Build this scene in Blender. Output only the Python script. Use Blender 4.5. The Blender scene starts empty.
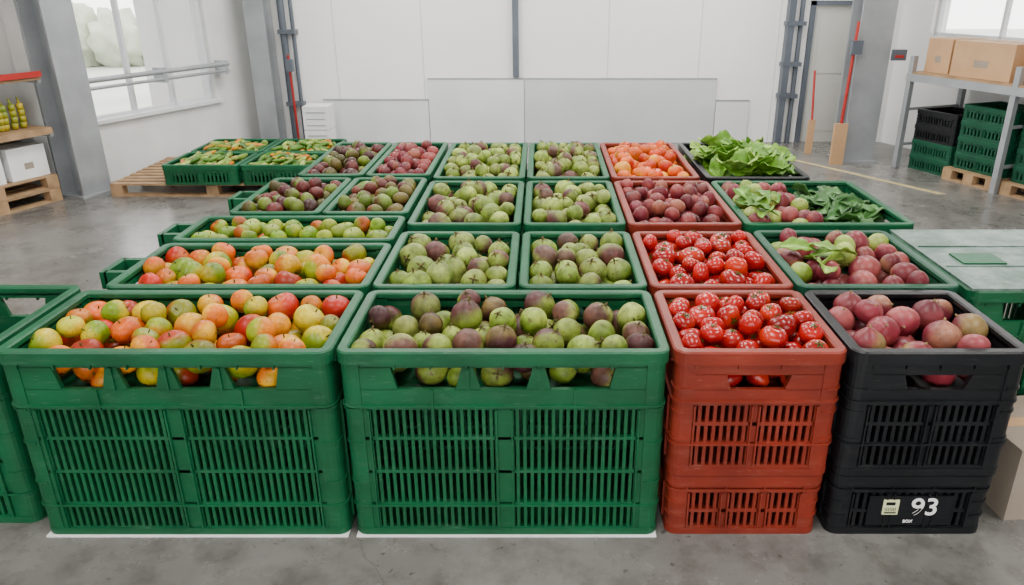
import bpy, math, random
import numpy as np
from mathutils import Vector, Matrix
random.seed(7)
rng = np.random.default_rng(11)
scene = bpy.context.scene
COL = scene.collection

# ------------------------------------------------------------------ materials
def nodes_of(name):
    m = bpy.data.materials.new(name); m.use_nodes = True
    nt = m.node_tree
    return m, nt, nt.nodes['Principled BSDF']

def ramp(nt, src, p0, c0, p1, c1):
    r = nt.nodes.new('ShaderNodeValToRGB')
    r.color_ramp.elements[0].position = p0; r.color_ramp.elements[1].position = p1
    r.color_ramp.elements[0].color = (*c0, 1); r.color_ramp.elements[1].color = (*c1, 1)
    nt.links.new(src, r.inputs['Fac']); return r.outputs['Color']
def noise(nt, vec, scale, detail=5, rough=0.5):
    n = nt.nodes.new('ShaderNodeTexNoise'); n.inputs['Scale'].default_value = scale; n.inputs['Detail'].default_value = detail
    n.inputs['Roughness'].default_value = rough
    nt.links.new(vec, n.inputs['Vector']); return n.outputs['Fac']
def mix(nt, fac, a, b, mode='MIX'):
    mx = nt.nodes.new('ShaderNodeMix'); mx.data_type = 'RGBA'; mx.blend_type = mode
    if isinstance(fac, float): mx.inputs[0].default_value = fac
    else: nt.links.new(fac, mx.inputs[0])
    for sock, val in ((mx.inputs[6], a), (mx.inputs[7], b)):
        if isinstance(val, tuple): sock.default_value = (*val, 1)
        else: nt.links.new(val, sock)
    return mx.outputs[2]

def simple(name, col, rough=0.5, metal=0.0, var=0.12, scale=6.0, bump=0.0, bscale=60, col2=None, spec=0.5):
    m, nt, b = nodes_of(name)
    tc = nt.nodes.new('ShaderNodeTexCoord').outputs['Object']
    c2 = col2 if col2 else tuple(c*(1-var) for c in col)
    c1 = col if col2 else tuple(min(1, c*(1+var)) for c in col)
    nt.links.new(ramp(nt, noise(nt, tc, scale), 0.32, c2, 0.68, c1), b.inputs['Base Color'])
    b.inputs['Roughness'].default_value = rough; b.inputs['Metallic'].default_value = metal
    b.inputs['Specular IOR Level'].default_value = spec
    if bump > 0:
        bp = nt.nodes.new('ShaderNodeBump'); bp.inputs['Strength'].default_value = bump; bp.inputs['Distance'].default_value = 0.01
        nt.links.new(noise(nt, tc, bscale, 3), bp.inputs['Height']); nt.links.new(bp.outputs['Normal'], b.inputs['Normal'])
    return m

def plastic(name, col, dust, rough=0.46, amt=0.30):
    m, nt, b = nodes_of(name)
    tc = nt.nodes.new('ShaderNodeTexCoord').outputs['Object']
    base = ramp(nt, noise(nt, tc, 4), 0.3, tuple(c*0.72 for c in col), 0.7, tuple(c*1.2 for c in col))
    mp = nt.nodes.new('ShaderNodeMapping'); mp.inputs['Scale'].default_value = (1.0, 1.0, 5.0); nt.links.new(tc, mp.inputs['Vector'])
    dm = ramp(nt, noise(nt, mp.outputs['Vector'], 7, 8, 0.7), 0.53, (0,0,0), 0.80, (amt,amt,amt))
    c = mix(nt, dm, base, dust)
    mp2 = nt.nodes.new('ShaderNodeMapping'); mp2.inputs['Scale'].default_value = (9, 9, 60); mp2.inputs['Rotation'].default_value = (0.3, 0.5, 0.2); nt.links.new(tc, mp2.inputs['Vector'])
    sm = ramp(nt, noise(nt, mp2.outputs['Vector'], 2.0, 4), 0.66, (0,0,0), 0.72, (0.30,0.30,0.30))
    c = mix(nt, sm, c, dust)
    nt.links.new(c, b.inputs['Base Color'])
    b.inputs['Roughness'].default_value = rough; b.inputs['Specular IOR Level'].default_value = 0.32
    bp = nt.nodes.new('ShaderNodeBump'); bp.inputs['Strength'].default_value = 0.06; bp.inputs['Distance'].default_value = 0.01
    nt.links.new(noise(nt, tc, 50, 3), bp.inputs['Height']); nt.links.new(bp.outputs['Normal'], b.inputs['Normal'])
    return m

def produce_mat(name, rough=0.3, mott=0.35, scale=18, bump=0.05, coat=0.0, spots=0.6, spotcol=(0.09,0.045,0.018), spec=0.3):
    m, nt, b = nodes_of(name)
    at = nt.nodes.new('ShaderNodeAttribute'); at.attribute_name = 'Col'
    tc = nt.nodes.new('ShaderNodeTexCoord').outputs['Object']
    nf = noise(nt, tc, scale, 6)
    mr = nt.nodes.new('ShaderNodeMapRange'); mr.inputs['From Min'].default_value = 0.3; mr.inputs['From Max'].default_value = 0.7
    mr.inputs['To Min'].default_value = 1-mott; mr.inputs['To Max'].default_value = 1+mott
    nt.links.new(nf, mr.inputs['Value'])
    vm = nt.nodes.new('ShaderNodeVectorMath'); vm.operation = 'SCALE'
    nt.links.new(at.outputs['Color'], vm.inputs[0]); nt.links.new(mr.outputs['Result'], vm.inputs['Scale'])
    sm = ramp(nt, noise(nt, tc, 70, 3), 0.61, (0,0,0), 0.69, (spots,spots,spots))
    nt.links.new(mix(nt, sm, vm.outputs['Vector'], spotcol), b.inputs['Base Color'])
    b.inputs['Roughness'].default_value = rough; b.inputs['Specular IOR Level'].default_value = spec
    b.inputs['Coat Weight'].default_value = coat; b.inputs['Coat Roughness'].default_value = 0.15
    if bump:
        bp = nt.nodes.new('ShaderNodeBump'); bp.inputs['Strength'].default_value = bump; bp.inputs['Distance'].default_value = 0.01
        nt.links.new(nf, bp.inputs['Height']); nt.links.new(bp.outputs['Normal'], b.inputs['Normal'])
    return m

M_GREEN = plastic('green_plastic', (0.002, 0.084, 0.030), (0.11, 0.19, 0.14))
M_GREEN2 = plastic('dark_green_plastic', (0.003, 0.062, 0.030), (0.10, 0.15, 0.12))
M_RED = plastic('terracotta_red_plastic', (0.190, 0.020, 0.009), (0.31, 0.15, 0.11))
M_BLACK = plastic('black_plastic', (0.005, 0.006, 0.008), (0.08, 0.08, 0.08), 0.38, 0.2)
M_WOOD = simple('pallet_wood', (0.40, 0.25, 0.13), 0.75, scale=9, col2=(0.24, 0.15, 0.075))
M_WALL = simple('white_wall_panel', (0.87, 0.87, 0.865), 0.4, var=0.03, scale=0.7)
M_PLASTER = simple('left_wall_plaster', (0.64, 0.645, 0.64), 0.7, var=0.08, scale=2)
M_STEEL = simple('galvanised_steel', (0.32, 0.34, 0.36), 0.42, metal=0.35, var=0.14, scale=3)
M_DSTEEL = simple('dark_grey_steel', (0.11, 0.13, 0.16), 0.45, metal=0.3, var=0.1, scale=3)
M_SHEET = simple('brushed_sheet_metal', (0.66, 0.69, 0.71), 0.33, metal=0.3, var=0.06, scale=1.5)
M_SHEET2 = simple('pale_sheet_metal', (0.76, 0.78, 0.80), 0.33, metal=0.2, var=0.05, scale=1.5)
M_FRAME = simple('window_frame_grey', (0.62, 0.64, 0.67), 0.45, var=0.03)
M_DOOR = simple('door_grey_paint', (0.50, 0.50, 0.47), 0.5, var=0.04, scale=2)
M_CARD = simple('cardboard', (0.48, 0.29, 0.15), 0.8, var=0.08, scale=4)
M_CARD2 = simple('grey_cardboard', (0.28, 0.23, 0.18), 0.8, var=0.1, scale=4)
M_WHITE = simple('white_card', (0.75, 0.76, 0.76), 0.6, var=0.05)
M_REDP = simple('red_paint', (0.36, 0.012, 0.008), 0.4, var=0.1)
M_YELLOW = simple('floor_yellow_paint', (0.50, 0.41, 0.20), 0.6, var=0.2, scale=14)
M_LABEL = simple('label_yellow', (0.72, 0.75, 0.42), 0.5, var=0.1)
M_TEXT = simple('white_print', (0.85, 0.85, 0.85), 0.5, var=0.02)
M_CEIL = simple('ceiling_white', (0.75, 0.75, 0.75), 0.7, var=0.03)
M_FRUIT = produce_mat('fruit_skin', 0.38, 0.26, 22, 0.05, 0.0, 0.55)
M_TOM = produce_mat('tomato_skin', 0.24, 0.15, 12, 0.0, 0.0, 0.0, spec=0.45)
M_MOTT = produce_mat('mottled_fruit_skin', 0.45, 0.48, 26, 0.1, 0.0, 0.8)
M_STEM = produce_mat('fruit_stem', 0.8, 0.3, 40, 0.1, 0.0, 0.3, spec=0.2)
M_LEAF = produce_mat('leaf_surface', 0.5, 0.35, 20, 0.2, 0.0, 0.2)
M_TREE = simple('hedge_foliage', (0.50, 0.53, 0.43), 0.9, scale=3, col2=(0.36, 0.41, 0.30))
M_OUT = simple('pale_yard_ground', (0.45, 0.46, 0.42), 0.9, var=0.1, scale=0.5)
def lidmat():
    m, nt, b = nodes_of('scuffed_green_lid')
    tc = nt.nodes.new('ShaderNodeTexCoord').outputs['Object']
    c = ramp(nt, noise(nt, tc, 5, 9, 0.75), 0.42, (0.020,0.075,0.046), 0.62, (0.16,0.22,0.19))
    nt.links.new(c, b.inputs['Base Color']); b.inputs['Roughness'].default_value = 0.38; b.inputs['Specular IOR Level'].default_value = 0.4
    return m
M_LID = lidmat()

def concrete():
    m, nt, b = nodes_of('polished_concrete')
    tc = nt.nodes.new('ShaderNodeTexCoord').outputs['Object']
    big = noise(nt, tc, 0.8, 10, 0.65)
    c = ramp(nt, big, 0.3, (0.110,0.107,0.101), 0.72, (0.235,0.228,0.215))
    mid = ramp(nt, noise(nt, tc, 5, 8, 0.7), 0.36, (0.62,0.61,0.59), 0.54, (1,1,1))
    c = mix(nt, 0.9, c, mid, 'MULTIPLY')
    spots = ramp(nt, noise(nt, tc, 22, 4), 0.66, (1,1,1), 0.71, (0.42,0.41,0.39))
    c = mix(nt, 0.85, c, spots, 'MULTIPLY')
    nd = nt.nodes.new('ShaderNodeTexNoise'); nd.inputs['Scale'].default_value = 2.5; nd.inputs['Detail'].default_value = 6; nt.links.new(tc, nd.inputs['Vector'])
    va = nt.nodes.new('ShaderNodeVectorMath'); va.operation='MULTIPLY_ADD'; va.inputs[1].default_value=(0.5,0.5,0.5)
    nt.links.new(nd.outputs['Color'], va.inputs[0]); nt.links.new(tc, va.inputs[2])
    vo = nt.nodes.new('ShaderNodeTexVoronoi'); vo.feature='DISTANCE_TO_EDGE'; vo.inputs['Scale'].default_value=0.45; nt.links.new(va.outputs['Vector'], vo.inputs['Vector'])
    cr = ramp(nt, vo.outputs['Distance'], 0.0, (0.6,0.6,0.6), 0.004, (1,1,1))
    c = mix(nt, 0.5, c, cr, 'MULTIPLY')
    nt.links.new(c, b.inputs['Base Color'])
    mr = nt.nodes.new('ShaderNodeMapRange'); mr.inputs['From Min'].default_value = 0.3; mr.inputs['From Max'].default_value = 0.7
    mr.inputs['To Min'].default_value = 0.18; mr.inputs['To Max'].default_value = 0.38
    nt.links.new(big, mr.inputs['Value']); nt.links.new(mr.outputs['Result'], b.inputs['Roughness'])
    return m
M_FLOOR = concrete()

# ------------------------------------------------------------------ mesh builder
class MB:
    def __init__(s): s.v = []; s.f = []; s.m = []
    def add(s, vs, fs, mat=0):
        o = len(s.v); s.v += [tuple(p) for p in vs]
        for f in fs: s.f.append(tuple(i+o for i in f)); s.m.append(mat)
    def box(s, x0, x1, y0, y1, z0, z1, mat=0):
        if x0 > x1: x0, x1 = x1, x0
        if y0 > y1: y0, y1 = y1, y0
        s.add([(x0,y0,z0),(x1,y0,z0),(x1,y1,z0),(x0,y1,z0),(x0,y0,z1),(x1,y0,z1),(x1,y1,z1),(x0,y1,z1)],
              [(0,3,2,1),(4,5,6,7),(0,1,5,4),(1,2,6,5),(2,3,7,6),(3,0,4,7)], mat)
    def prism(s, a, b, mat=0):
        n = len(a); fs = [tuple(range(n-1,-1,-1)), tuple(range(n, 2*n))]
        for i in range(n): fs.append((i, (i+1)%n, n+(i+1)%n, n+i))
        s.add(list(a)+list(b), fs, mat)
    def cyl(s, p0, p1, r, n=12, mat=0, r1=None):
        p0 = Vector(p0); p1 = Vector(p1); d = (p1-p0).normalized()
        a = d.orthogonal().normalized(); b = d.cross(a); r1 = r if r1 is None else r1
        A = [p0+(a*math.cos(t)+b*math.sin(t))*r for t in [2*math.pi*i/n for i in range(n)]]
        B = [p1+(a*math.cos(t)+b*math.sin(t))*r1 for t in [2*math.pi*i/n for i in range(n)]]
        s.prism(A, B, mat)
    def build(s, name, mats, loc=(0,0,0), rotz=0, parent=None, bevel=0, smooth=False):
        me = bpy.data.meshes.new(name); me.from_pydata(s.v, [], s.f)
        for m in mats: me.materials.append(m)
        me.polygons.foreach_set('material_index', s.m)
        if smooth: me.polygons.foreach_set('use_smooth', [True]*len(s.f))
        me.update()
        import bmesh
        bm = bmesh.new(); bm.from_mesh(me); bmesh.ops.recalc_face_normals(bm, faces=bm.faces); bm.to_mesh(me); bm.free()
        ob = bpy.data.objects.new(name, me); COL.objects.link(ob)
        ob.location = loc; ob.rotation_euler = (0, 0, rotz)
        if parent: ob.parent = parent
        if bevel:
            md = ob.modifiers.new('bevel', 'BEVEL'); md.width = bevel; md.segments = 2; md.limit_method = 'ANGLE'
        return ob

# ------------------------------------------------------------------ crate
def rr_path(L, W, r, o, seg=5):
    hx = L/2-o; hy = W/2-o; rr = max(r-o, 0.004); pts = []
    for cx, cy, a0 in ((hx-rr, hy-rr, 0), (-hx+rr, hy-rr, 90), (-hx+rr, -hy+rr, 180), (hx-rr, -hy+rr, 270)):
        for i in range(seg+1):
            a = math.radians(a0+90*i/seg); pts.append((cx+rr*math.cos(a), cy+rr*math.sin(a)))
    return pts
def ring(mb, L, W, r, prof, mat=0):
    loops = [[(x, y, z) for x, y in rr_path(L, W, r, o)] for o, z in prof]
    n = len(loops[0]); k = len(loops); vs = [p for l in loops for p in l]; fs = []
    for j in range(k):
        j2 = (j+1) % k
        for i in range(n):
            i2 = (i+1) % n; fs.append((j*n+i, j*n+i2, j2*n+i2, j2*n+i))
    mb.add(vs, fs, mat)
def corner_posts(mb, L, W, r, o0, o1, z0, z1, ext, mat=0, seg=5):
    P0 = rr_path(L, W, r, o0, seg); P1 = rr_path(L, W, r, o1, seg)
    dirs = [((0,-1),(-1,0)), ((1,0),(0,-1)), ((0,1),(1,0)), ((-1,0),(0,1))]
    for c in range(4):
        a = P0[c*(seg+1):(c+1)*(seg+1)]; b = P1[c*(seg+1):(c+1)*(seg+1)]
        d0, d1 = dirs[c]
        a = [(a[0][0]+d0[0]*ext, a[0][1]+d0[1]*ext)]+a+[(a[-1][0]+d1[0]*ext, a[-1][1]+d1[1]*ext)]
        b = [(b[0][0]+d0[0]*ext, b[0][1]+d0[1]*ext)]+b+[(b[-1][0]+d1[0]*ext, b[-1][1]+d1[1]*ext)]
        for i in range(len(a)-1):
            q = [a[i], a[i+1], b[i+1], b[i]]
            mb.prism([(x,y,z0) for x,y in q], [(x,y,z1) for x,y in q], mat)

GT = [(0.035,0.130),(0.148,0.282),(0.294,0.428),(0.440,0.556)]
def crate(name, x0, x1, y0, y1, z0, H, mat, tiers=None, opening=None, blocks=2, pitch=0.026, r=0.05,
          deck=None, rotz=0, loc=None, belts=True, dividers=2, plate=False, lid=None, bottom=True, tab=False):
    L = x1-x0; W = y1-y0; mb = MB()
    if tiers is None: tiers = GT
    ring(mb, L, W, r, [(0.0,H-0.05),(0.0,H-0.006),(0.006,H),(0.034,H),(0.040,H-0.006),(0.040,H-0.022),(0.014,H-0.022),(0.014,H-0.05)])
    ring(mb, L, W, r, [(0.006,0.0),(0.006,0.03),(0.034,0.03),(0.034,0.0)])
    corner_posts(mb, L, W, r, 0.008, 0.034, 0.01, H-0.03, 0.03)
    for zz in (0.30*H, 0.52*H, 0.70*H):
        corner_posts(mb, L, W, r, 0.003, 0.012, zz, zz+0.008, 0.02)
    top_band0 = opening[1] if opening else tiers[-1][1]
    def side(S, fn):
        a = S/2-r-0.028
        def b(u0,u1,d0,d1,zz0,zz1):
            p = fn(u0,d0); q = fn(u1,d1)
            mb.box(p[0],q[0],p[1],q[1],zz0,zz1)
        def trap(pts, d0, d1):
            A = []; B = []
            for u,z in pts:
                p = fn(u,d0); q = fn(u,d1); A.append((p[0],p[1],z)); B.append((q[0],q[1],z))
            mb.prism(A,B)
        b(-a,a,0.012,0.032,top_band0,H-0.04)
        nr = int(2*a/0.12)
        for i in range(nr+1):
            u=-a+i*2*a/nr; b(u-0.003,u+0.003,0.002,0.014,H-0.07,H-0.045)
        if opening:
            b(-a,a,0.012,0.032,tiers[-1][1],opening[0])
            o0, o1 = opening
            oe = a*0.74 if S > 0.7 else a*0.42
            ed = 0.02
            trap([(-a,o0-0.002),(-oe,o0-0.002),(-oe-ed,o1+0.002),(-a,o1+0.002)],0.012,0.032)
            trap([(a,o0-0.002),(oe,o0-0.002),(oe+ed,o1+0.002),(a,o1+0.002)],0.012,0.032)
            if S > 0.7:
                for k in range(dividers):
                    c = -oe+(k+1)*2*oe/(dividers+1)
                    trap([(c-0.045,o0-0.002),(c+0.045,o0-0.002),(c+0.02,o1+0.002),(c-0.02,o1+0.002)],0.012,0.030)
                    b(c-0.006,c+0.006,0.002,0.014,o0,o1)
        for k,(t0,t1) in enumerate(tiers):
            lo = 0.0 if k == 0 else tiers[k-1][1]
            if lo < t0: b(-a,a,0.012 if (t0-lo)<0.02 else 0.010,0.032,lo,t0)
        zb, zt = tiers[0][0]-0.002, tiers[-1][1]+0.002
        cp = 0.035 if S > 0.7 else 0.02
        edge = 0.03 if S > 0.7 else 0.015
        inner = 2*(a-edge)
        bw = (inner-(blocks-1)*2*cp)/blocks
        b(-a,-a+edge,0.012,0.032,zb,zt); b(a-edge,a,0.012,0.032,zb,zt)
        for k in range(blocks):
            u0 = -a+edge+k*(bw+2*cp); u1 = u0+bw
            if k < blocks-1:
                b(u1,u1+2*cp,0.012,0.032,zb,zt)
                b(u1+0.004,u1+0.010,0.0,0.014,zb,zt); b(u1+2*cp-0.010,u1+2*cp-0.004,0.0,0.014,zb,zt)
            n = max(2,int(round(bw/pitch))); pp = bw/n
            for i in range(n):
                b(u0+i*pp+pp*0.28, u0+i*pp+pp*0.74, 0.013,0.028, zb, zt)
        b(-a+edge-0.010,-a+edge-0.004,0.0,0.014,zb,zt); b(a-edge+0.004,a-edge+0.010,0.0,0.014,zb,zt)
        if opening and S > 0.7:
            for u in (-a*0.5,a*0.5): b(u-0.004,u+0.004,0.002,0.014,tiers[-1][1],opening[0])
    side(L, lambda u,d:(u,-W/2+d))
    side(L, lambda u,d:(-u,W/2-d))
    side(W, lambda u,d:(-L/2+d,-u))
    side(W, lambda u,d:(L/2-d,u))
    if belts:
        zz = [tiers[-1][1]+0.014]
        if len(tiers) > 2: zz += [tiers[0][1]+0.004]
        for zb in zz:
            ring(mb, L, W, r, [(0.001,zb),(0.001,zb+0.008),(0.02,zb+0.008),(0.02,zb)])
    if bottom: mb.box(-L/2+0.03,L/2-0.03,-W/2+0.03,W/2-0.03,0.008,0.02)
    if deck is not None: mb.box(-L/2+0.032,L/2-0.032,-W/2+0.032,W/2-0.032,deck-0.012,deck)
    if plate: mb.box(-0.16,0.16,-W/2+0.003,-W/2+0.014,tiers[0][0]+0.01,tiers[-1][1]-0.01)
    if tab:
        mb.box(-L/2-0.10,-L/2+0.01,-0.10,-0.07,H-0.09,H-0.01); mb.box(-L/2-0.10,-L/2+0.01,0.07,0.10,H-0.09,H-0.01)
        mb.box(-L/2-0.12,-L/2-0.09,-0.10,0.10,H-0.09,H-0.01)
    mats = [mat]
    if lid:
        mats.append(lid); mb.box(-L/2+0.006,L/2-0.006,-W/2+0.006,W/2-0.006,H,H+0.012,1)
        for k in (1,2): mb.box(-L/2+0.03,L/2-0.03,-W/2+k*W/3-0.004,-W/2+k*W/3+0.004,H+0.012,H+0.016,1)
        mb.box(-L/2+0.12,-L/2+0.32,-0.12,0.02,H+0.012,H+0.02,0)
    loc = loc if loc else ((x0+x1)/2,(y0+y1)/2,z0)
    return mb.build(name, mats, loc, rotz)

# ------------------------------------------------------------------ fruits
def fruit_base(kind, nlon, nlat):
    V=[]; F=[]; flag=[]; fm=[]
    for j in range(1,nlat):
        ph = math.pi*j/nlat
        for i in range(nlon):
            th = 2*math.pi*i/nlon
            rr = math.sin(ph); z = math.cos(ph)
            if kind == 'tomato':
                lob = 1+0.03*math.cos(5*th)*math.sin(ph); rr *= 1.04*lob; z = z*0.86-0.12*math.exp(-(ph/0.4)**2)
            elif kind == 'apple':
                rr *= 1.0+0.06*math.cos(ph); z = z*0.95-0.2*math.exp(-(ph/0.38)**2)+0.08*math.exp(-((math.pi-ph)/0.35)**2)
            elif kind == 'onion':
                z = z*0.92+0.16*math.exp(-(ph/0.3)**2)
            elif kind == 'mango':
                rr *= 0.93; z = z*1.06
            elif kind == 'fig':
                rr *= 0.98+0.03*math.cos(4*th)*(1 if ph<1.2 else 0); z = z*0.92+0.06*math.exp(-(ph/0.35)**2)
            elif kind == 'cuke':
                rr *= 0.33*(1+0.06*math.cos(3*th)); z = math.copysign(abs(z)**0.75, z)*1.25
            V.append((rr*math.cos(th), rr*math.sin(th), z)); flag.append(0)
    zt = {'tomato':0.74,'apple':0.74,'onion':1.08,'mango':1.06,'fig':0.97,'cuke':1.25}[kind]
    zb = {'tomato':-0.86,'apple':-0.87,'onion':-0.92,'mango':-1.06,'fig':-0.92,'cuke':-1.25}[kind]
    V.append((0,0,zt)); flag.append(0); V.append((0,0,zb)); flag.append(0)
    T=len(V)-2; B=len(V)-1; R=nlat-1
    for j in range(R-1):
        for i in range(nlon):
            i2=(i+1)%nlon; F.append((j*nlon+i,(j+1)*nlon+i,(j+1)*nlon+i2,j*nlon+i2))
    for i in range(nlon):
        i2=(i+1)%nlon; F.append((T,i,i2)); F.append((B,(R-1)*nlon+i2,(R-1)*nlon+i))
    fm=[0]*len(F)
    def stem(z0,z1,r0,r1,k=5):
        o=len(V)
        for i in range(k):
            t=2*math.pi*i/k; V.append((r0*math.cos(t),r0*math.sin(t),z0)); flag.append(1)
        for i in range(k):
            t=2*math.pi*i/k; V.append((r1*math.cos(t)+0.04,r1*math.sin(t),z1)); flag.append(1)
        for i in range(k):
            i2=(i+1)%k; F.append((o+i,o+i2,o+k+i2,o+k+i)); fm.append(1)
        F.append(tuple(o+k+i for i in range(k))); fm.append(1)
    def calyx(z, rad, n, rise=0.05, w=0.42):
        for i in range(n):
            t=2*math.pi*i/n
            o=len(V)
            V.append((0,0,z+0.03)); V.append((rad*0.5*math.cos(t-w),rad*0.5*math.sin(t-w),z+rise+0.02))
            V.append((rad*math.cos(t),rad*math.sin(t),z+rise*1.1)); V.append((rad*0.5*math.cos(t+w),rad*0.5*math.sin(t+w),z+rise+0.02))
            flag.extend([1]*4); F.append((o,o+1,o+2,o+3)); fm.append(1)
    if kind=='tomato': calyx(0.76,0.44,5,0.06,0.34); stem(0.74,0.92,0.05,0.04)
    elif kind=='apple': stem(0.70,0.98,0.05,0.045)
    elif kind=='onion': stem(1.02,1.20,0.09,0.05)
    elif kind=='mango': stem(1.03,1.14,0.08,0.05)
    elif kind=='fig': calyx(0.93,0.42,4,0.0); stem(0.93,1.20,0.10,0.07)
    elif kind=='cuke': stem(1.2,1.4,0.07,0.05)
    return np.array(V), F, np.array(flag), fm

def rand_rot(tilt):
    a = rng.uniform(0,2*math.pi); b = abs(rng.normal(0,tilt)); c = rng.uniform(0,2*math.pi)
    return np.array((Matrix.Rotation(c,3,'Z') @ Matrix.Rotation(b,3,'X') @ Matrix.Rotation(a,3,'Z')))
def flat_rot(tilt):
    return np.array(Matrix.Rotation(rng.normal(0,0.5),3,'Z') @ Matrix.Rotation(math.pi/2+rng.normal(0,0.15),3,'X') @ Matrix.Rotation(rng.uniform(0,6),3,'Z'))

def pack(L, W, z0, top, heap, r, jitter=0.20):
    P=np.zeros((0,3)); R=np.zeros(0); fails=0
    while fails < 90 and len(R) < 420:
        rr = r*rng.uniform(1-jitter,1+jitter*0.8)
        n=70
        hx=max(0.001,L/2-0.036-rr); hy=max(0.001,W/2-0.036-rr)
        x=rng.uniform(-hx,hx,n); y=rng.uniform(-hy,hy,n)
        x[:8]=-hx; x[8:16]=hx; y[16:26]=-hy; y[26:36]=hy
        z=np.full(n,z0+rr)
        if len(R):
            d2=(x[:,None]-P[None,:,0])**2+(y[:,None]-P[None,:,1])**2
            s=(rr+R)[None,:]*0.95
            hh=np.where(d2<s*s, P[None,:,2]+np.sqrt(np.maximum(s*s-d2,0)), -9)
            z=np.maximum(z,hh.max(1))
        lim = top+heap*(1-(x/(L/2))**2)*(1-(y/(W/2))**2)
        k=int(np.argmin(z-lim*0.5))
        if z[k]+rr*0.9 > lim[k]: fails+=1; continue
        P=np.vstack([P,[x[k],y[k],z[k]]]); R=np.append(R,rr); fails=0
    return P,R

PAL = {
 'heirloom': ('apple', M_FRUIT, [((0.56,0.085,0.0006),(0.58,0.22,0.002),3.4),((0.42,0.012,0.0015),(0.54,0.085,0.001),2.2),((0.13,0.21,0.003),(0.42,0.33,0.004),3.0),((0.58,0.16,0.001),(0.22,0.27,0.004),2.6),((0.32,0.024,0.004),(0.17,0.18,0.005),1.4),((0.62,0.31,0.002),(0.56,0.12,0.001),3.8),((0.60,0.40,0.006),(0.36,0.36,0.006),1.8)], (0.04,0.05,0.01), 0.9),
 'greenfig': ('fig', M_MOTT, [((0.145,0.22,0.020),(0.24,0.31,0.04),5),((0.16,0.21,0.026),(0.065,0.018,0.018),4.0),((0.050,0.014,0.016),(0.12,0.08,0.022),2.8),((0.23,0.28,0.06),(0.15,0.22,0.022),2),((0.10,0.04,0.028),(0.20,0.23,0.045),3.0)], (0.07,0.055,0.018), 0.9),
 'palefig': ('fig', M_MOTT, [((0.155,0.225,0.026),(0.25,0.32,0.058),6),((0.17,0.22,0.034),(0.11,0.035,0.03),4.0),((0.21,0.27,0.058),(0.13,0.195,0.022),3),((0.10,0.05,0.035),(0.19,0.23,0.045),2.4)], (0.08,0.06,0.02), 0.8),
 'tomato': ('tomato', M_TOM, [((0.32,0.0012,0.0012),(0.40,0.003,0.0012),5),((0.25,0.001,0.0016),(0.38,0.014,0.002),2),((0.44,0.018,0.002),(0.32,0.002,0.0015),1)], (0.02,0.060,0.005), 1.1),
 'purple': ('onion', M_FRUIT, [((0.19,0.020,0.032),(0.29,0.064,0.066),4),((0.11,0.012,0.022),(0.23,0.040,0.048),3),((0.28,0.115,0.07),(0.14,0.015,0.028),2.8),((0.24,0.16,0.055),(0.17,0.024,0.032),2.0)], (0.20,0.14,0.06), 0.9),
 'darkfruit': ('mango', M_FRUIT, [((0.055,0.009,0.009),(0.11,0.016,0.013),3),((0.062,0.058,0.008),(0.04,0.010,0.008),3),((0.11,0.15,0.015),(0.065,0.05,0.008),2.4)], (0.12,0.12,0.04), 1.0),
 'darkgreen': ('mango', M_FRUIT, [((0.085,0.017,0.013),(0.11,0.085,0.015),3),((0.12,0.19,0.022),(0.08,0.04,0.012),4),((0.18,0.042,0.024),(0.08,0.09,0.015),2)], (0.12,0.12,0.04), 1.0),
 'plum': ('mango', M_FRUIT, [((0.13,0.010,0.018),(0.23,0.036,0.034),4),((0.085,0.009,0.014),(0.16,0.026,0.025),3),((0.27,0.08,0.05),(0.14,0.016,0.024),2)], (0.2,0.16,0.08), 1.0),
 'greentom': ('apple', M_FRUIT, [((0.12,0.22,0.006),(0.25,0.31,0.015),4),((0.18,0.23,0.010),(0.32,0.065,0.004),1.8),((0.12,0.21,0.010),(0.23,0.30,0.028),3)], (0.06,0.08,0.02), 0.9),
 'orange': ('apple', M_FRUIT, [((0.58,0.10,0.001),(0.52,0.040,0.001),4),((0.62,0.24,0.002),(0.58,0.085,0.001),3),((0.42,0.016,0.002),(0.58,0.10,0.003),2)], (0.05,0.08,0.02), 0.9),
 'cucumber': ('cuke', M_FRUIT, [((0.04,0.13,0.010),(0.09,0.21,0.018),4),((0.17,0.29,0.035),(0.30,0.38,0.07),3),((0.50,0.14,0.006),(0.34,0.26,0.012),1.8)], (0.2,0.2,0.06), 1.6),
 'mixgreenplum': ('mango', M_FRUIT, [((0.14,0.014,0.024),(0.25,0.052,0.050),5),((0.19,0.29,0.030),(0.30,0.38,0.07),3.8),((0.25,0.10,0.058),(0.13,0.018,0.024),2)], (0.2,0.2,0.06), 1.0),
}
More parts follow.
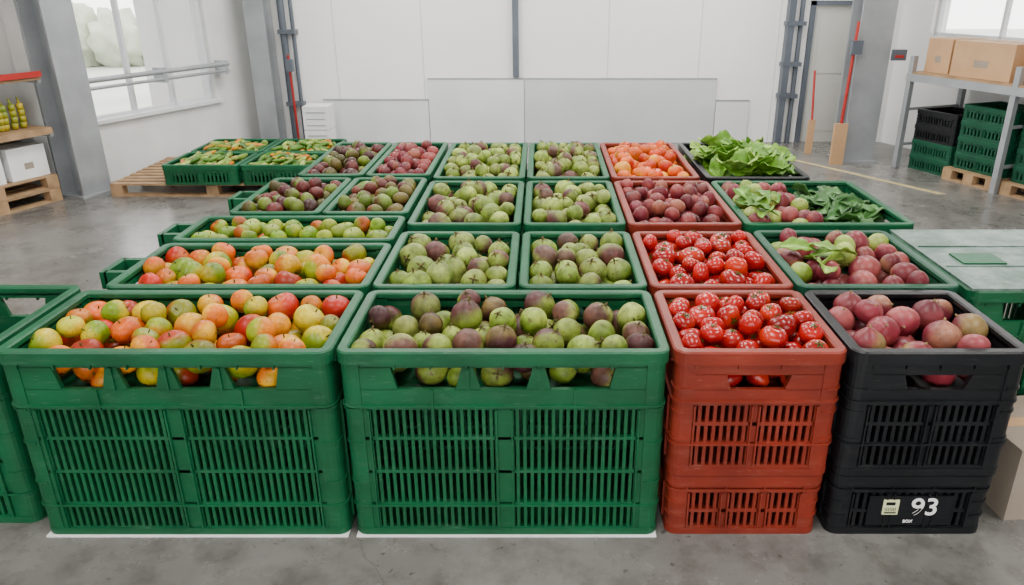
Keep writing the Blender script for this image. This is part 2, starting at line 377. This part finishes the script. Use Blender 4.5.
def pile_mesh(name, P, R, pal, loc, hi=True, rotf=rand_rot):
    kind, mat, cols, stemc, tilt = PAL[pal]
    BV, BF, fl, fm = fruit_base(kind, 20 if hi else 14, 12 if hi else 9)
    w = np.array([c[2] for c in cols], float); w/=w.sum()
    AV=[];AF=[];AC=[]; off=0
    nb=len(BV); unit = BV/np.maximum(np.linalg.norm(BV,axis=1,keepdims=True),1e-6)
    for p,r in zip(P,R):
        Rm = rotf(tilt)
        sc = np.array([1,rng.uniform(0.92,1.02),rng.uniform(0.88,1.08)])*r
        lump = 1+0.045*np.sin(unit[:,[0]]*3+rng.uniform(0,6))*np.cos(unit[:,[1]]*3+rng.uniform(0,6))
        AV.append((BV*sc*lump)@Rm.T+p)
        c1,c2,_ = cols[rng.choice(len(cols),p=w)]
        d = rng.normal(size=3); d/=np.linalg.norm(d)
        t = np.clip((unit@d)*1.5+0.5+0.22*np.sin(unit[:,0]*7+r*900)*np.cos(unit[:,1]*6+r*500),0,1)[:,None]
        t = t*t*(3-2*t)
        c = np.array(c1)*(1-t)+np.array(c2)*t
        c = c*rng.uniform(0.72,1.18)
        c[fl==1]=stemc
        AC.append(c)
        AF += [tuple(i+off for i in f) for f in BF]; off+=nb
    V=np.vstack(AV); C=np.clip(np.vstack(AC),0,1)
    me=bpy.data.meshes.new(name); me.from_pydata(V.tolist(),[],AF)
    me.materials.append(mat); me.materials.append(M_STEM)
    me.polygons.foreach_set('material_index', fm*len(R))
    at=me.color_attributes.new('Col','FLOAT_COLOR','POINT')
    at.data.foreach_set('color', np.hstack([C,np.ones((len(C),1))]).astype(np.float32).ravel())
    me.polygons.foreach_set('use_smooth',[True]*len(AF)); me.update()
    ob=bpy.data.objects.new(name,me); COL.objects.link(ob); ob.location=loc
    return ob
def pile(name, x0,x1,y0,y1, deck, top, heap, r, pal, hi=True, jitter=0.20):
    P,R = pack(x1-x0, y1-y0, 0, top-deck, heap, r, jitter)
    return pile_mesh(name, P, R, pal, ((x0+x1)/2,(y0+y1)/2,deck), hi)

def leaves(name, items, loc, mat=M_LEAF):
    AV=[];AF=[];AC=[];off=0; NU=10; NV=6
    for pos,yaw,pitch,ln,wd,curl,col in items:
        V=[];C=[]
        ph=rng.uniform(0,6)
        for i in range(NU+1):
            t=i/NU
            hw = wd*0.5*(math.sin(math.pi*min(1,t*0.94+0.05))**0.65)*(0.25+0.75*min(1,t*2.2))
            for j in range(-NV//2,NV//2+1):
                s=j/(NV/2)
                y=s*hw
                z=ln*t*math.sin(pitch)-ln*0.5*curl*t*t
                z+= abs(s)*hw*0.45 + 0.16*hw*math.sin(t*17+ph+s*2)*abs(s)
                x=ln*t*math.cos(pitch)*(1-0.15*curl*t)
                V.append((x,y,z))
                k = 1.6 if j==0 else (1.0-0.15*abs(s)+0.12*math.sin(t*22+abs(s)*5))
                C.append([min(1,c*k+(0.06 if j==0 else 0)) for c in col])
        V=np.array(V); cy,sy=math.cos(yaw),math.sin(yaw)
        roll=rng.normal(0,0.35); cr,sr=math.cos(roll),math.sin(roll)
        V=V@np.array([[1,0,0],[0,cr,-sr],[0,sr,cr]]).T
        V=V@np.array([[cy,-sy,0],[sy,cy,0],[0,0,1]]).T+np.array(pos)
        n=NV+1
        for i in range(NU):
            for j in range(NV):
                AF.append((off+i*n+j,off+(i+1)*n+j,off+(i+1)*n+j+1,off+i*n+j+1))
        off+=len(V); AV.append(V); AC+=C
    V=np.vstack(AV); C=np.array(AC)
    me=bpy.data.meshes.new(name); me.from_pydata(V.tolist(),[],AF); me.materials.append(mat)
    at=me.color_attributes.new('Col','FLOAT_COLOR','POINT')
    at.data.foreach_set('color', np.hstack([C,np.ones((len(C),1))]).astype(np.float32).ravel())
    me.polygons.foreach_set('use_smooth',[True]*len(AF)); me.update()
    ob=bpy.data.objects.new(name,me); COL.objects.link(ob); ob.location=loc
    md=ob.modifiers.new('thick','SOLIDIFY'); md.thickness=0.003
    return ob

# ------------------------------------------------------------------ bins layout
T=0.8; OPEN=(0.640,0.728)
A=(-1.94,-0.745); B=(-0.732,0.455); C=(0.468,1.085); D=(1.098,1.735)
R1=(2.395,2.99)
def gc(x,y,name='green_produce_crate',mat=M_GREEN,**k): return crate(name,x[0],x[1],y[0],y[1],k.pop('z0',0.006),k.pop('H',T-0.006),mat,opening=k.pop('opening',OPEN),deck=k.pop('deck',0.585),**k)

gc(A,R1,dividers=3); gc(B,R1)
pile('heirloom_tomato_pile',*A,*R1,0.6,0.815,0.035,0.060,'heirloom')
pile('green_fruit_pile',*B,*R1,0.6,0.815,0.035,0.061,'greenfig')
for X in (A,B):
    mb=MB(); mb.box(X[0]+0.01,X[1]-0.01,R1[0]-0.004,R1[1],0.0,0.005); mb.build('slip_sheet',[M_WHITE])
def stack(X,mat,nm,plate=False):
    lo=crate(nm,X[0]+0.008,X[1]-0.008,R1[0]+0.010,R1[1]-0.010,0.0,0.278,mat,tiers=[(0.035,0.10),(0.115,0.19)],opening=None,blocks=3,belts=True,deck=None,plate=plate,pitch=0.03)
    up=crate(nm,X[0],X[1],R1[0],R1[1],0.28,0.52,mat,tiers=[(0.045,0.13),(0.145,0.215),(0.23,0.30)],opening=(0.365,0.425),blocks=2,deck=0.30,pitch=0.028)
    return lo,up
stack(C,M_RED,'red_produce_crate')
lo,up=stack(D,M_BLACK,'black_produce_crate',plate=True)
pile('red_tomato_pile',*C,*R1,0.6,0.82,0.040,0.051,'tomato')
pile('purple_onion_pile',*D,*R1,0.6,0.81,0.045,0.067,'purple')
def text(s,size,loc,parent,mat=M_TEXT,nm='printed_number'):
    cu=bpy.data.curves.new(nm,'FONT'); cu.body=s; cu.size=size; cu.extrude=0.001; cu.align_x='CENTER'; cu.align_y='CENTER'
    cu.materials.append(mat); cu.offset=size*0.01
    o=bpy.data.objects.new(nm,cu); COL.objects.link(o); o.parent=parent; o.location=loc; o.rotation_euler=(math.pi/2,0,0); return o
Wd=(R1[1]-R1[0]-0.020)
text('93',0.11,(0.055,-Wd/2-0.001,0.130),lo)
text('BOX',0.018,(0.0,-Wd/2-0.001,0.066),lo,nm='printed_caption')
mb=MB(); mb.box(-0.105,-0.045,-Wd/2-0.001,-Wd/2+0.004,0.098,0.165)
mb.box(-0.098,-0.052,-Wd/2-0.002,-Wd/2,0.104,0.110,1)
for k in range(7): mb.box(-0.097+k*0.0065,-0.0945+k*0.0065,-Wd/2-0.002,-Wd/2,0.114,0.130,1)
mb.box(-0.095,-0.060,-Wd/2-0.002,-Wd/2,0.142,0.156,1)
mb.build('label',[M_LABEL,M_BLACK],parent=lo)

# column A behind
R2a=(3.02,3.62); gc((-1.88,-0.745),R2a,tab=True); pile('heirloom_tomato_pile',-1.88,-0.745,*R2a,0.6,0.815,0.04,0.058,'heirloom')
R3a=(3.66,4.10); gc((-1.88,-0.755),R3a,tab=True); pile('green_tomato_pile',-1.88,-0.755,*R3a,0.6,0.81,0.03,0.052,'greentom')
for x,p in (((-1.78,-1.262),'darkfruit'),((-1.25,-0.76),'darkgreen')):
    gc(x,(4.15,5.0),tab=(x[0]<-1.5)); pile('plum_pile',*x,4.15,5.0,0.6,0.82,0.04,0.055,p,hi=False)
for x,p in (((-1.66,-1.215),'darkfruit'),((-1.20,-0.76),'plum')):
    gc(x,(5.07,6.22)); pile('plum_pile',*x,5.07,6.22,0.6,0.82,0.04,0.055,p,hi=False)
# column B behind
b1=(-0.732,-0.115); b2=(-0.100,0.455)
for x in (b1,b2):
    gc(x,(3.02,3.81)); pile('green_fruit_pile',*x,3.02,3.81,0.6,0.815,0.04,0.063,'palefig')
    gc(x,(3.93,4.91)); pile('green_fruit_pile',*x,3.93,4.91,0.6,0.82,0.045,0.060,'palefig',hi=False)
    gc(x,(4.99,6.2)); pile('green_fruit_pile',*x,4.99,6.2,0.6,0.82,0.05,0.058,'palefig',hi=False)
# column C behind
gc(C,(3.02,3.81),'red_produce_crate',M_RED); pile('red_tomato_pile',*C,3.02,3.81,0.6,0.82,0.045,0.050,'tomato')
gc(C,(3.93,4.91),'red_produce_crate',M_RED); pile('plum_pile',*C,3.93,4.91,0.6,0.82,0.05,0.055,'plum',hi=False)
gc((0.468,1.06),(4.99,6.2),'red_produce_crate',M_RED); pile('orange_tomato_pile',0.468,1.06,4.99,6.2,0.6,0.82,0.06,0.058,'orange',hi=False)
# column D behind
gc((1.100,1.80),(3.02,3.83),'green_produce_crate',M_GREEN2); pile('mixed_plum_pile',1.100,1.80,3.02,3.83,0.6,0.82,0.045,0.062,'mixgreenplum')
gc((1.100,2.02),(3.93,4.91)); pile('mixed_plum_pile',1.10,1.60,3.93,4.91,0.6,0.82,0.05,0.062,'mixgreenplum',hi=False)
gc((1.10,1.80),(4.99,6.2),'black_produce_crate',M_BLACK)
def leafset(n,xr,yr,z,ln,wd,cols,pm=0.35):
    it=[]
    for i in range(n):
        x=rng.uniform(*xr); y=rng.uniform(*yr)
        it.append(((x,y,z+rng.uniform(0,0.07)),rng.uniform(0,6.28),rng.uniform(0.05,pm),ln*rng.uniform(0.8,1.15),wd*rng.uniform(0.8,1.2),rng.uniform(0.2,0.7),cols[rng.integers(len(cols))]))
    return it
LG=[(0.10,0.24,0.014),(0.16,0.32,0.03),(0.07,0.18,0.010),(0.23,0.39,0.06)]
DG=[(0.02,0.075,0.012),(0.03,0.11,0.02),(0.05,0.15,0.03)]
leaves('lettuce_heap', leafset(90,(1.28,1.62),(5.25,5.95),0.70,0.28,0.20,LG,0.9),(0,0,0))
leaves('dark_leaf_bunch', leafset(70,(1.68,1.86),(4.12,4.72),0.68,0.22,0.13,DG,0.5),(0,0,0))
leaves('lettuce_leaves', leafset(9,(1.18,1.32),(4.0,4.45),0.79,0.18,0.10,LG,0.6),(0,0,0))
leaves('squash_leaves', leafset(7,(1.22,1.32),(3.15,3.50),0.79,0.20,0.085,[(0.20,0.33,0.04),(0.13,0.26,0.02)],0.3),(0,0,0))
mb=MB(); mb.box(1.14,1.76,5.03,6.16,0.60,0.66); mb.build('crate_liner',[M_GREEN2])
mb=MB(); mb.box(1.62,1.97,3.98,4.86,0.60,0.66); mb.build('crate_liner',[M_GREEN2])

crate('lidded_green_crate',1.825,2.70,3.0,3.85,0,0.785,M_GREEN,opening=OPEN,lid=M_LID)
def carton(nm,x,y,z,dx,dy,dz,mat,rot=0):
    mb=MB(); mb.box(-dx/2,dx/2,-dy/2,dy/2,0,dz)
    mb.box(-dx/2+0.001,dx/2-0.001,-0.03,0.03,dz,dz+0.002,1); mb.box(-dx/2-0.001,dx/2+0.001,-0.03,0.03,dz*0.75,dz+0.001,1)
    mb.box(-dx*0.12,dx*0.12,-dy/2-0.001,-dy/2,dz*0.3,dz*0.5,2)
    return mb.build(nm,[mat,M_CARD2 if mat is not M_CARD2 else M_CARD,M_CARD2],(x,y,z),rot,bevel=0.004)
carton('cardboard_carton',2.14,2.72,0,0.62,0.40,0.33,M_CARD2,0.1)
crate('green_produce_crate',-2.98,-2.0,2.47,3.10,0,0.78,M_GREEN,opening=OPEN,deck=0.3)

# ------------------------------------------------------------------ pallets
def pallet(nm,loc,L,W,rot=0,h=0.13):
    mb=MB()
    for y in (-W/2+0.05,0,W/2-0.05):
        for x in (-L/2+0.06,0,L/2-0.06): mb.box(x-0.06,x+0.06,y-0.05,y+0.05,0.018,h-0.036)
        mb.box(-L/2,L/2,y-0.05,y+0.05,0,0.018)
    for x in (-L/2+0.06,0,L/2-0.06): mb.box(x-0.06,x+0.06,-W/2,W/2,h-0.036,h-0.018)
    n=int(W/0.13)
    for i in range(n):
        y=-W/2+0.05+i*(W-0.1)/(n-1); mb.box(-L/2,L/2,y-0.045,y+0.045,h-0.018,h)
    return mb.build(nm,[M_WOOD],loc,rot)
pallet('wooden_pallet',(-3.32,8.15,0),2.05,1.30)
for x0,x1,y0,y1 in ((-3.78,-3.02,7.45,8.1),(-3.00,-2.25,7.45,8.1),(-3.78,-3.02,8.13,8.85),(-3.00,-2.25,8.13,8.85)):
    crate('shallow_green_tray',x0,x1,y0,y1,0.131,0.20,M_GREEN,tiers=[(0.03,0.12)],opening=None,deck=0.10,pitch=0.04,belts=False)
    P,R=pack(x1-x0,y1-y0,0,0.13,0.02,0.05)
    pile_mesh('cucumber_pile',P*np.array([0.85,0.82,0.75]),R*1.6,'cucumber',((x0+x1)/2,(y0+y1)/2,0.262),hi=False,rotf=flat_rot)

# ------------------------------------------------------------------ room shell
YB=10.36; HC=4.6
mb=MB(); mb.box(-11,11,-4,YB+0.2,-0.1,0); mb.build('floor',[M_FLOOR])
mb=MB(); mb.box(-40,40,-30,40,-0.2,-0.11); mb.build('outside_ground',[M_OUT])
mb=MB(); mb.box(-11,11,-4,YB+0.2,HC,HC+0.1); mb.build('ceiling',[M_CEIL])
mb=MB(); mb.box(-5.2,3.42,YB,YB+0.15,0,HC)
for x in (-2.68,-1.55,-0.34,0.86,2.05,3.05): mb.box(x-0.006,x+0.006,YB-0.006,YB,0.0,HC,1)
mb.build('wall_back',[M_WALL,M_FRAME])
mb=MB(); mb.box(4.34,5.2,YB,YB+0.15,0,HC); mb.build('wall_back',[M_WALL])
mb=MB(); mb.box(3.42,4.34,YB,YB+0.15,1.81,HC); mb.build('wall_back',[M_WALL])
mb=MB(); mb.box(3.49,4.26,YB+0.03,YB+0.08,0,1.74); mb.box(3.58,4.17,YB+0.022,YB+0.03,0.15,0.8); mb.box(3.58,4.17,YB+0.022,YB+0.03,0.9,1.62)
mb.cyl((4.18,YB-0.01,0.82),(4.18,YB+0.03,0.82),0.02,10,1); mb.box(4.10,4.2,YB-0.02,YB-0.005,0.81,0.835,1)
mb.box(3.425,3.49,YB-0.02,YB+0.1,0,1.8,1); mb.box(4.26,4.335,YB-0.02,YB+0.1,0,1.8,1); mb.box(3.425,4.335,YB-0.02,YB+0.1,1.74,1.8,1)
mb.build('door_1',[M_DOOR,M_DSTEEL])
mb=MB(); mb.box(-11,-4.0,-4.15,-4,0,HC); mb.build('front_fill_blocker',[M_WALL])  # unseen slabs added behind the camera to cut frontal fill light
mb=MB(); mb.box(4.0,11,-4.15,-4,0,HC); mb.build('front_fill_blocker',[M_WALL])
mb=MB(); mb.box(-4.0,4.0,-4.15,-4,3.4,HC); mb.build('front_fill_blocker',[M_WALL])
for x0,x1,z,m in ((-1.5,-0.24,0.84,M_SHEET2),(-0.23,2.30,0.84,M_SHEET),(-2.9,-1.51,0.57,M_SHEET2),(2.31,2.75,0.56,M_SHEET2)):
    mb=MB(); mb.box(x0,x1,YB-0.045,YB-0.008,0,z); mb.box(x0,x1,YB-0.05,YB-0.008,z-0.012,z+0.004,1); mb.build('sheet_metal_panel',[m,M_STEEL])
def hbeam(nm,x0,x1,y0,y1,h,mat,loc=(0,0,0),rot=0):
    mb=MB(); t=0.03
    mb.box(x0,x1,y0,y0+t,0,h); mb.box(x0,x1,y1-t,y1,0,h); xm=(x0+x1)/2; mb.box(xm-0.015,xm+0.015,y0+t,y1-t,0,h)
    mb.box(x0-0.04,x1+0.04,y0-0.04,y1+0.04,0,0.02)
    return mb.build(nm,[mat],loc,rot)
hbeam('steel_column',3.60,3.98,9.1,9.45,HC,M_STEEL)
hbeam('steel_column',-3.66,-3.42,9.95,10.25,HC,M_STEEL)
mb=MB(); mb.box(-0.38,-0.30,YB-0.07,YB-0.008,0.86,HC); mb.build('trim_1',[M_DSTEEL])
mb=MB()
mb.cyl((-3.30,YB-0.10,0),(-3.30,YB-0.10,HC),0.045); mb.cyl((-3.18,YB-0.08,0),(-3.18,YB-0.08,HC),0.025)
for z in (0.5,1.4,2.4): mb.box(-3.36,-3.14,YB-0.16,YB-0.005,z,z+0.05)
mb.build('drain_pipe',[M_DSTEEL])
mb=MB()
mb.box(3.12,3.20,YB-0.14,YB-0.008,0,HC); mb.cyl((3.30,YB-0.07,0),(3.30,YB-0.07,HC),0.03)
for z in (0.6,1.0,1.5): mb.box(3.10,3.35,YB-0.15,YB-0.008,z,z+0.05)
mb.build('door_track_post',[M_DSTEEL])
# left wall (angled)
AL=math.atan2(1,0.39); PL=(-4.74,7.98,0)
def lw(name,build,mats,**k):
    mb=MB(); build(mb); return mb.build(name,mats,PL,AL,**k)
def f(mb):
    mb.box(-0.45,0.13,0,0.2,0,HC); mb.box(0.13,1.88,0,0.2,0,0.65); mb.box(0.13,1.88,0,0.2,3.3,HC); mb.box(1.88,2.62,0,0.2,0,HC)
lw('wall_left',f,[M_PLASTER])
def f(mb):
    mb.box(-0.40,-0.25,0.2,1.5,0,HC); mb.box(-12,-0.25,1.5,1.7,0,HC)
lw('wall_left_alcove',f,[M_PLASTER])
def f(mb):
    for x in (0.13,0.70,1.26,1.84): mb.box(x,x+0.04,0.06,0.12,0.65,3.3)
    for z in (0.65,1.95,3.26): mb.box(0.13,1.88,0.06,0.12,z,z+0.04)
    mb.box(0.08,1.93,-0.05,0.06,0.62,0.66)
lw('window_1',f,[M_FRAME])
def f(mb):
    mb.cyl((-0.1,-0.14,1.08),(2.0,-0.14,1.08),0.028); mb.cyl((-0.1,-0.14,1.0),(2.0,-0.14,1.0),0.018)
    for x in (-0.05,1.0,1.95): mb.box(x-0.025,x+0.025,-0.16,0.0,0.96,1.12)
lw('guard_rail',f,[M_STEEL])
hbeam('steel_column',-0.45,-0.12,-0.34,-0.01,HC,M_STEEL,PL,AL)
# right wall
AR=math.atan2(-0.931,0.366); PR=(4.6,10.36,0)
mb=MB(); mb.box(-0.1,0.5,0,0.2,0,HC); mb.box(0.5,3.3,0,0.2,0,1.4); mb.box(0.5,3.3,0,0.2,3.3,HC); mb.box(3.3,15,0,0.2,0,HC)
mb.build('wall_right',[M_WALL],PR,AR)
mb=MB()
for x in (0.5,1.4,2.35,3.26): mb.box(x,x+0.04,0.06,0.12,1.4,3.3)
for z in (1.4,3.26): mb.box(0.5,3.3,0.06,0.12,z,z+0.04)
mb.build('window_2',[M_FRAME],PR,AR)
# right rack
PRK=(4.02,8.87,0)
def rk(p,y=0,z=0):
    return (PRK[0]+p*math.cos(AR)-y*math.sin(AR), PRK[1]+p*math.sin(AR)+y*math.cos(AR), z)
mb=MB()
for x in (0.06,1.37,2.7):
    for y in (0.12,0.95): mb.box(x-0.03,x+0.03,y-0.03,y+0.03,0,1.25)
    for z in (0.25,0.65,1.0): mb.box(x-0.012,x+0.012,0.12,0.95,z,z+0.03)
for y in (0.10,0.94): mb.box(0.03,2.73,y-0.02,y+0.03,0.98,1.06)
mb.box(0.03,2.73,0.1,0.97,1.06,1.08,1)
mb.build('pallet_rack',[M_STEEL,M_WOOD],PRK,AR)
for x,dx,dz,y in ((0.26,0.32,0.36,0.5),(0.85,0.72,0.36,0.45),(1.72,0.66,0.55,0.45),(2.35,0.5,0.4,0.45)):
    l=rk(x,y); carton('cardboard_carton',l[0],l[1],1.081,dx,0.5,dz,M_CARD,AR)
def tray_stack(p,L,n,z0,mat,h=0.17):
    for i in range(n):
        l=rk(p+L/2,0.5)
        crate('stacked_tray',0,L,0,0.55,0,h-0.002,mat[i%len(mat)],tiers=[(0.03,h-0.075)],opening=None,pitch=0.04,belts=False,loc=(l[0],l[1],z0+i*h),rotz=AR,r=0.03)
tray_stack(0.12,0.56,4,0.0,[M_GREEN2,M_GREEN2,M_BLACK,M_BLACK])
tray_stack(0.72,0.62,4,0.131,[M_GREEN2])
tray_stack(1.43,0.62,4,0.131,[M_GREEN2]); tray_stack(2.06,0.6,4,0.131,[M_GREEN2])
l=rk(1.02,0.5); pallet('wooden_pallet',(l[0],l[1],0),0.66,0.7,AR)
l=rk(2.05,0.5); pallet('wooden_pallet',(l[0],l[1],0),1.28,0.7,AR)
# left storage, in front of the alcove
OX,OY=-0.36,-0.28
def lf(x,y,z=0):
    x+=OX; y+=OY
    return (PL[0]+x*math.cos(AL)-y*math.sin(AL), PL[1]+x*math.sin(AL)+y*math.cos(AL), z)
for z in (0,0.131): pallet('wooden_pallet',lf(-0.80,0.55,z),1.2,0.9,AL)
for i,x in enumerate((-0.42,-0.86,-1.25)):
    p=lf(x,0.45,0.263); carton('white_carton',p[0],p[1],p[2],0.38,0.6,0.30,M_WHITE,AL)
LO=lf(0,0,0)
mb=MB()
for x,y in ((-1.6,0.02),(-0.19,1.05),(-1.6,1.05)): mb.box(x-0.02,x+0.02,y-0.02,y+0.02,0,1.5)
mb.box(-0.21,-0.17,0.05,1.05,0.63,0.66); mb.box(-0.21,-0.17,0.05,1.05,1.13,1.16)
mb.box(-1.6,-0.19,0.03,1.02,0.66,0.72,1); mb.box(-1.6,-0.19,0.0,0.05,1.19,1.24,2); mb.box(-1.6,-0.19,0.03,1.02,1.16,1.18,1); mb.box(-1.6,-0.19,0.98,1.02,1.3,1.75,3)
for k in range(6): mb.box(-1.45+k*0.2,-1.40+k*0.2,0.975,0.98,1.42+0.04*(k%3),1.47+0.04*(k%3),2)
mb.build('storage_rack',[M_STEEL,M_WOOD,M_REDP,M_SHEET],LO,AL)
mb=MB()
for k in range(34):
    cx=-1.50+ (k%17)*0.072; cy=0.15+ (k//17)*0.3
    prev=None
    for i in range(6):
        t=i/5; a=-0.9+1.8*t
        p=(cx+0.015*math.sin(k*2.1), cy-0.06*math.cos(a)+0.1, 0.73+0.28*t)
        if prev: mb.cyl(prev,p,0.030 if 0<i<5 else 0.012,7,0,r1=0.030 if i<5 else 0.008)
        prev=p
mb.build('banana_bunch',[simple('banana_skin',(0.60,0.38,0.012),0.45,scale=8,col2=(0.16,0.22,0.015))],LO,AL,smooth=True)
mb=MB(); mb.box(-3.02,-2.70,9.75,10.05,0,0.26); mb.box(-3.02,-2.70,9.75,10.05,0.27,0.56); mb.box(-3.0,-2.72,9.77,10.03,0.26,0.27)
for z in (0.05,0.12,0.19,0.32,0.40,0.48): mb.box(-2.98,-2.74,9.745,9.75,z,z+0.012,1)
mb.build('white_storage_box',[M_WHITE,M_STEEL],bevel=0.004)
mb=MB(); mb.cyl((-3.22,10.12,0.0),(-3.24,10.14,1.15),0.015); mb.box(-3.27,-3.18,10.08,10.15,0.95,1.1,1); mb.build('red_handled_tool',[M_REDP,M_DSTEEL])
mb=MB(); mb.cyl((3.50,9.00,0.45),(3.56,9.07,1.60),0.018,mat=0); mb.box(3.50,3.62,9.00,9.07,1.25,1.40,2); mb.box(3.42,3.57,8.96,9.01,0,0.48,1); mb.build('push_broom',[M_REDP,M_CARD,M_DSTEEL])
mb=MB(); mb.box(3.33,3.41,9.6,9.64,0,0.42,1); mb.cyl((3.37,9.62,0.4),(3.37,9.75,1.0),0.014,mat=0); mb.build('squeegee',[M_REDP,M_CARD])
mb=MB(); mb.box(3.99,4.15,9.05,9.09,1.18,1.30); mb.box(4.02,4.12,9.045,9.05,1.21,1.24,1); mb.build('exit_sign',[M_DSTEEL,M_REDP])  # dark exit sign with a red strip
mb=MB(); mb.prism([(3.0,9.3,0.0),(3.06,9.3,0.0),(4.13,7.6,0.0),(4.05,7.6,0.0)],[(3.0,9.3,0.003),(3.06,9.3,0.003),(4.13,7.6,0.003),(4.05,7.6,0.003)]); mb.build('floor_marking',[M_YELLOW])
# hedge beyond the left window
mb=MB(); V,F,_a,_f=fruit_base('mango',18,12); n0=18*11+2; V=V[:n0]; F=[q for q in F if max(q)<n0]
for k in range(26):
    s=rng.uniform(0.5,0.95); cx=-22+k*0.62; cy=18+0.25*k+rng.uniform(-0.5,0.5)
    W_=V*(1+0.16*np.sin(V[:,[0]]*8+k)*np.cos(V[:,[1]]*7)+0.10*np.sin(V[:,[2]]*11+V[:,[0]]*6))*s
    mb.add([tuple(p+np.array([cx,cy,s*0.7])) for p in W_],F,0)
mb.build('garden_hedge',[M_TREE],(0,0,0),smooth=True)

# ------------------------------------------------------------------ lights
for k,(x,y) in enumerate(((-3.2,1.5),(0,1.5),(3.2,1.5),(-2.6,5.2),(0,5.2),(2.6,5.2),(-1.8,8.6),(1.8,8.6))):
    mb=MB(); mb.box(-0.35,0.35,-0.9,0.9,0,0.08); mb.box(-0.38,0.38,-0.93,0.93,0.03,0.09,1)
    fx=mb.build('added_lamp_housing',[M_WHITE,M_STEEL],(x,y,HC-0.5))  # made-up housing, out of view, to carry the added lamp
    ld=bpy.data.lights.new('added_area_lamp','AREA'); ld.shape='RECTANGLE'; ld.size=0.7; ld.size_y=1.8; ld.energy=115 if y<8 else 150; ld.color=(1,0.965,0.915)  # unseen overhead area lamp, added to brighten the hall
    lo_=bpy.data.objects.new('added_area_lamp',ld); COL.objects.link(lo_); lo_.parent=fx; lo_.location=(0,0,-0.01)
w=bpy.data.worlds.new('World'); scene.world=w; w.use_nodes=True
bg=w.node_tree.nodes['Background']; bg.inputs[0].default_value=(1.0,0.99,0.97,1); bg.inputs[1].default_value=5.5

# ------------------------------------------------------------------ camera
cd=bpy.data.cameras.new('Camera'); cam=bpy.data.objects.new('Camera',cd); COL.objects.link(cam)
cd.sensor_width=36; cd.lens=762/1024*36; cd.shift_x=-30/1024
cam.location=(0,0,2.0); cam.rotation_euler=(math.radians(90-22.1),0,0)
scene.camera=cam
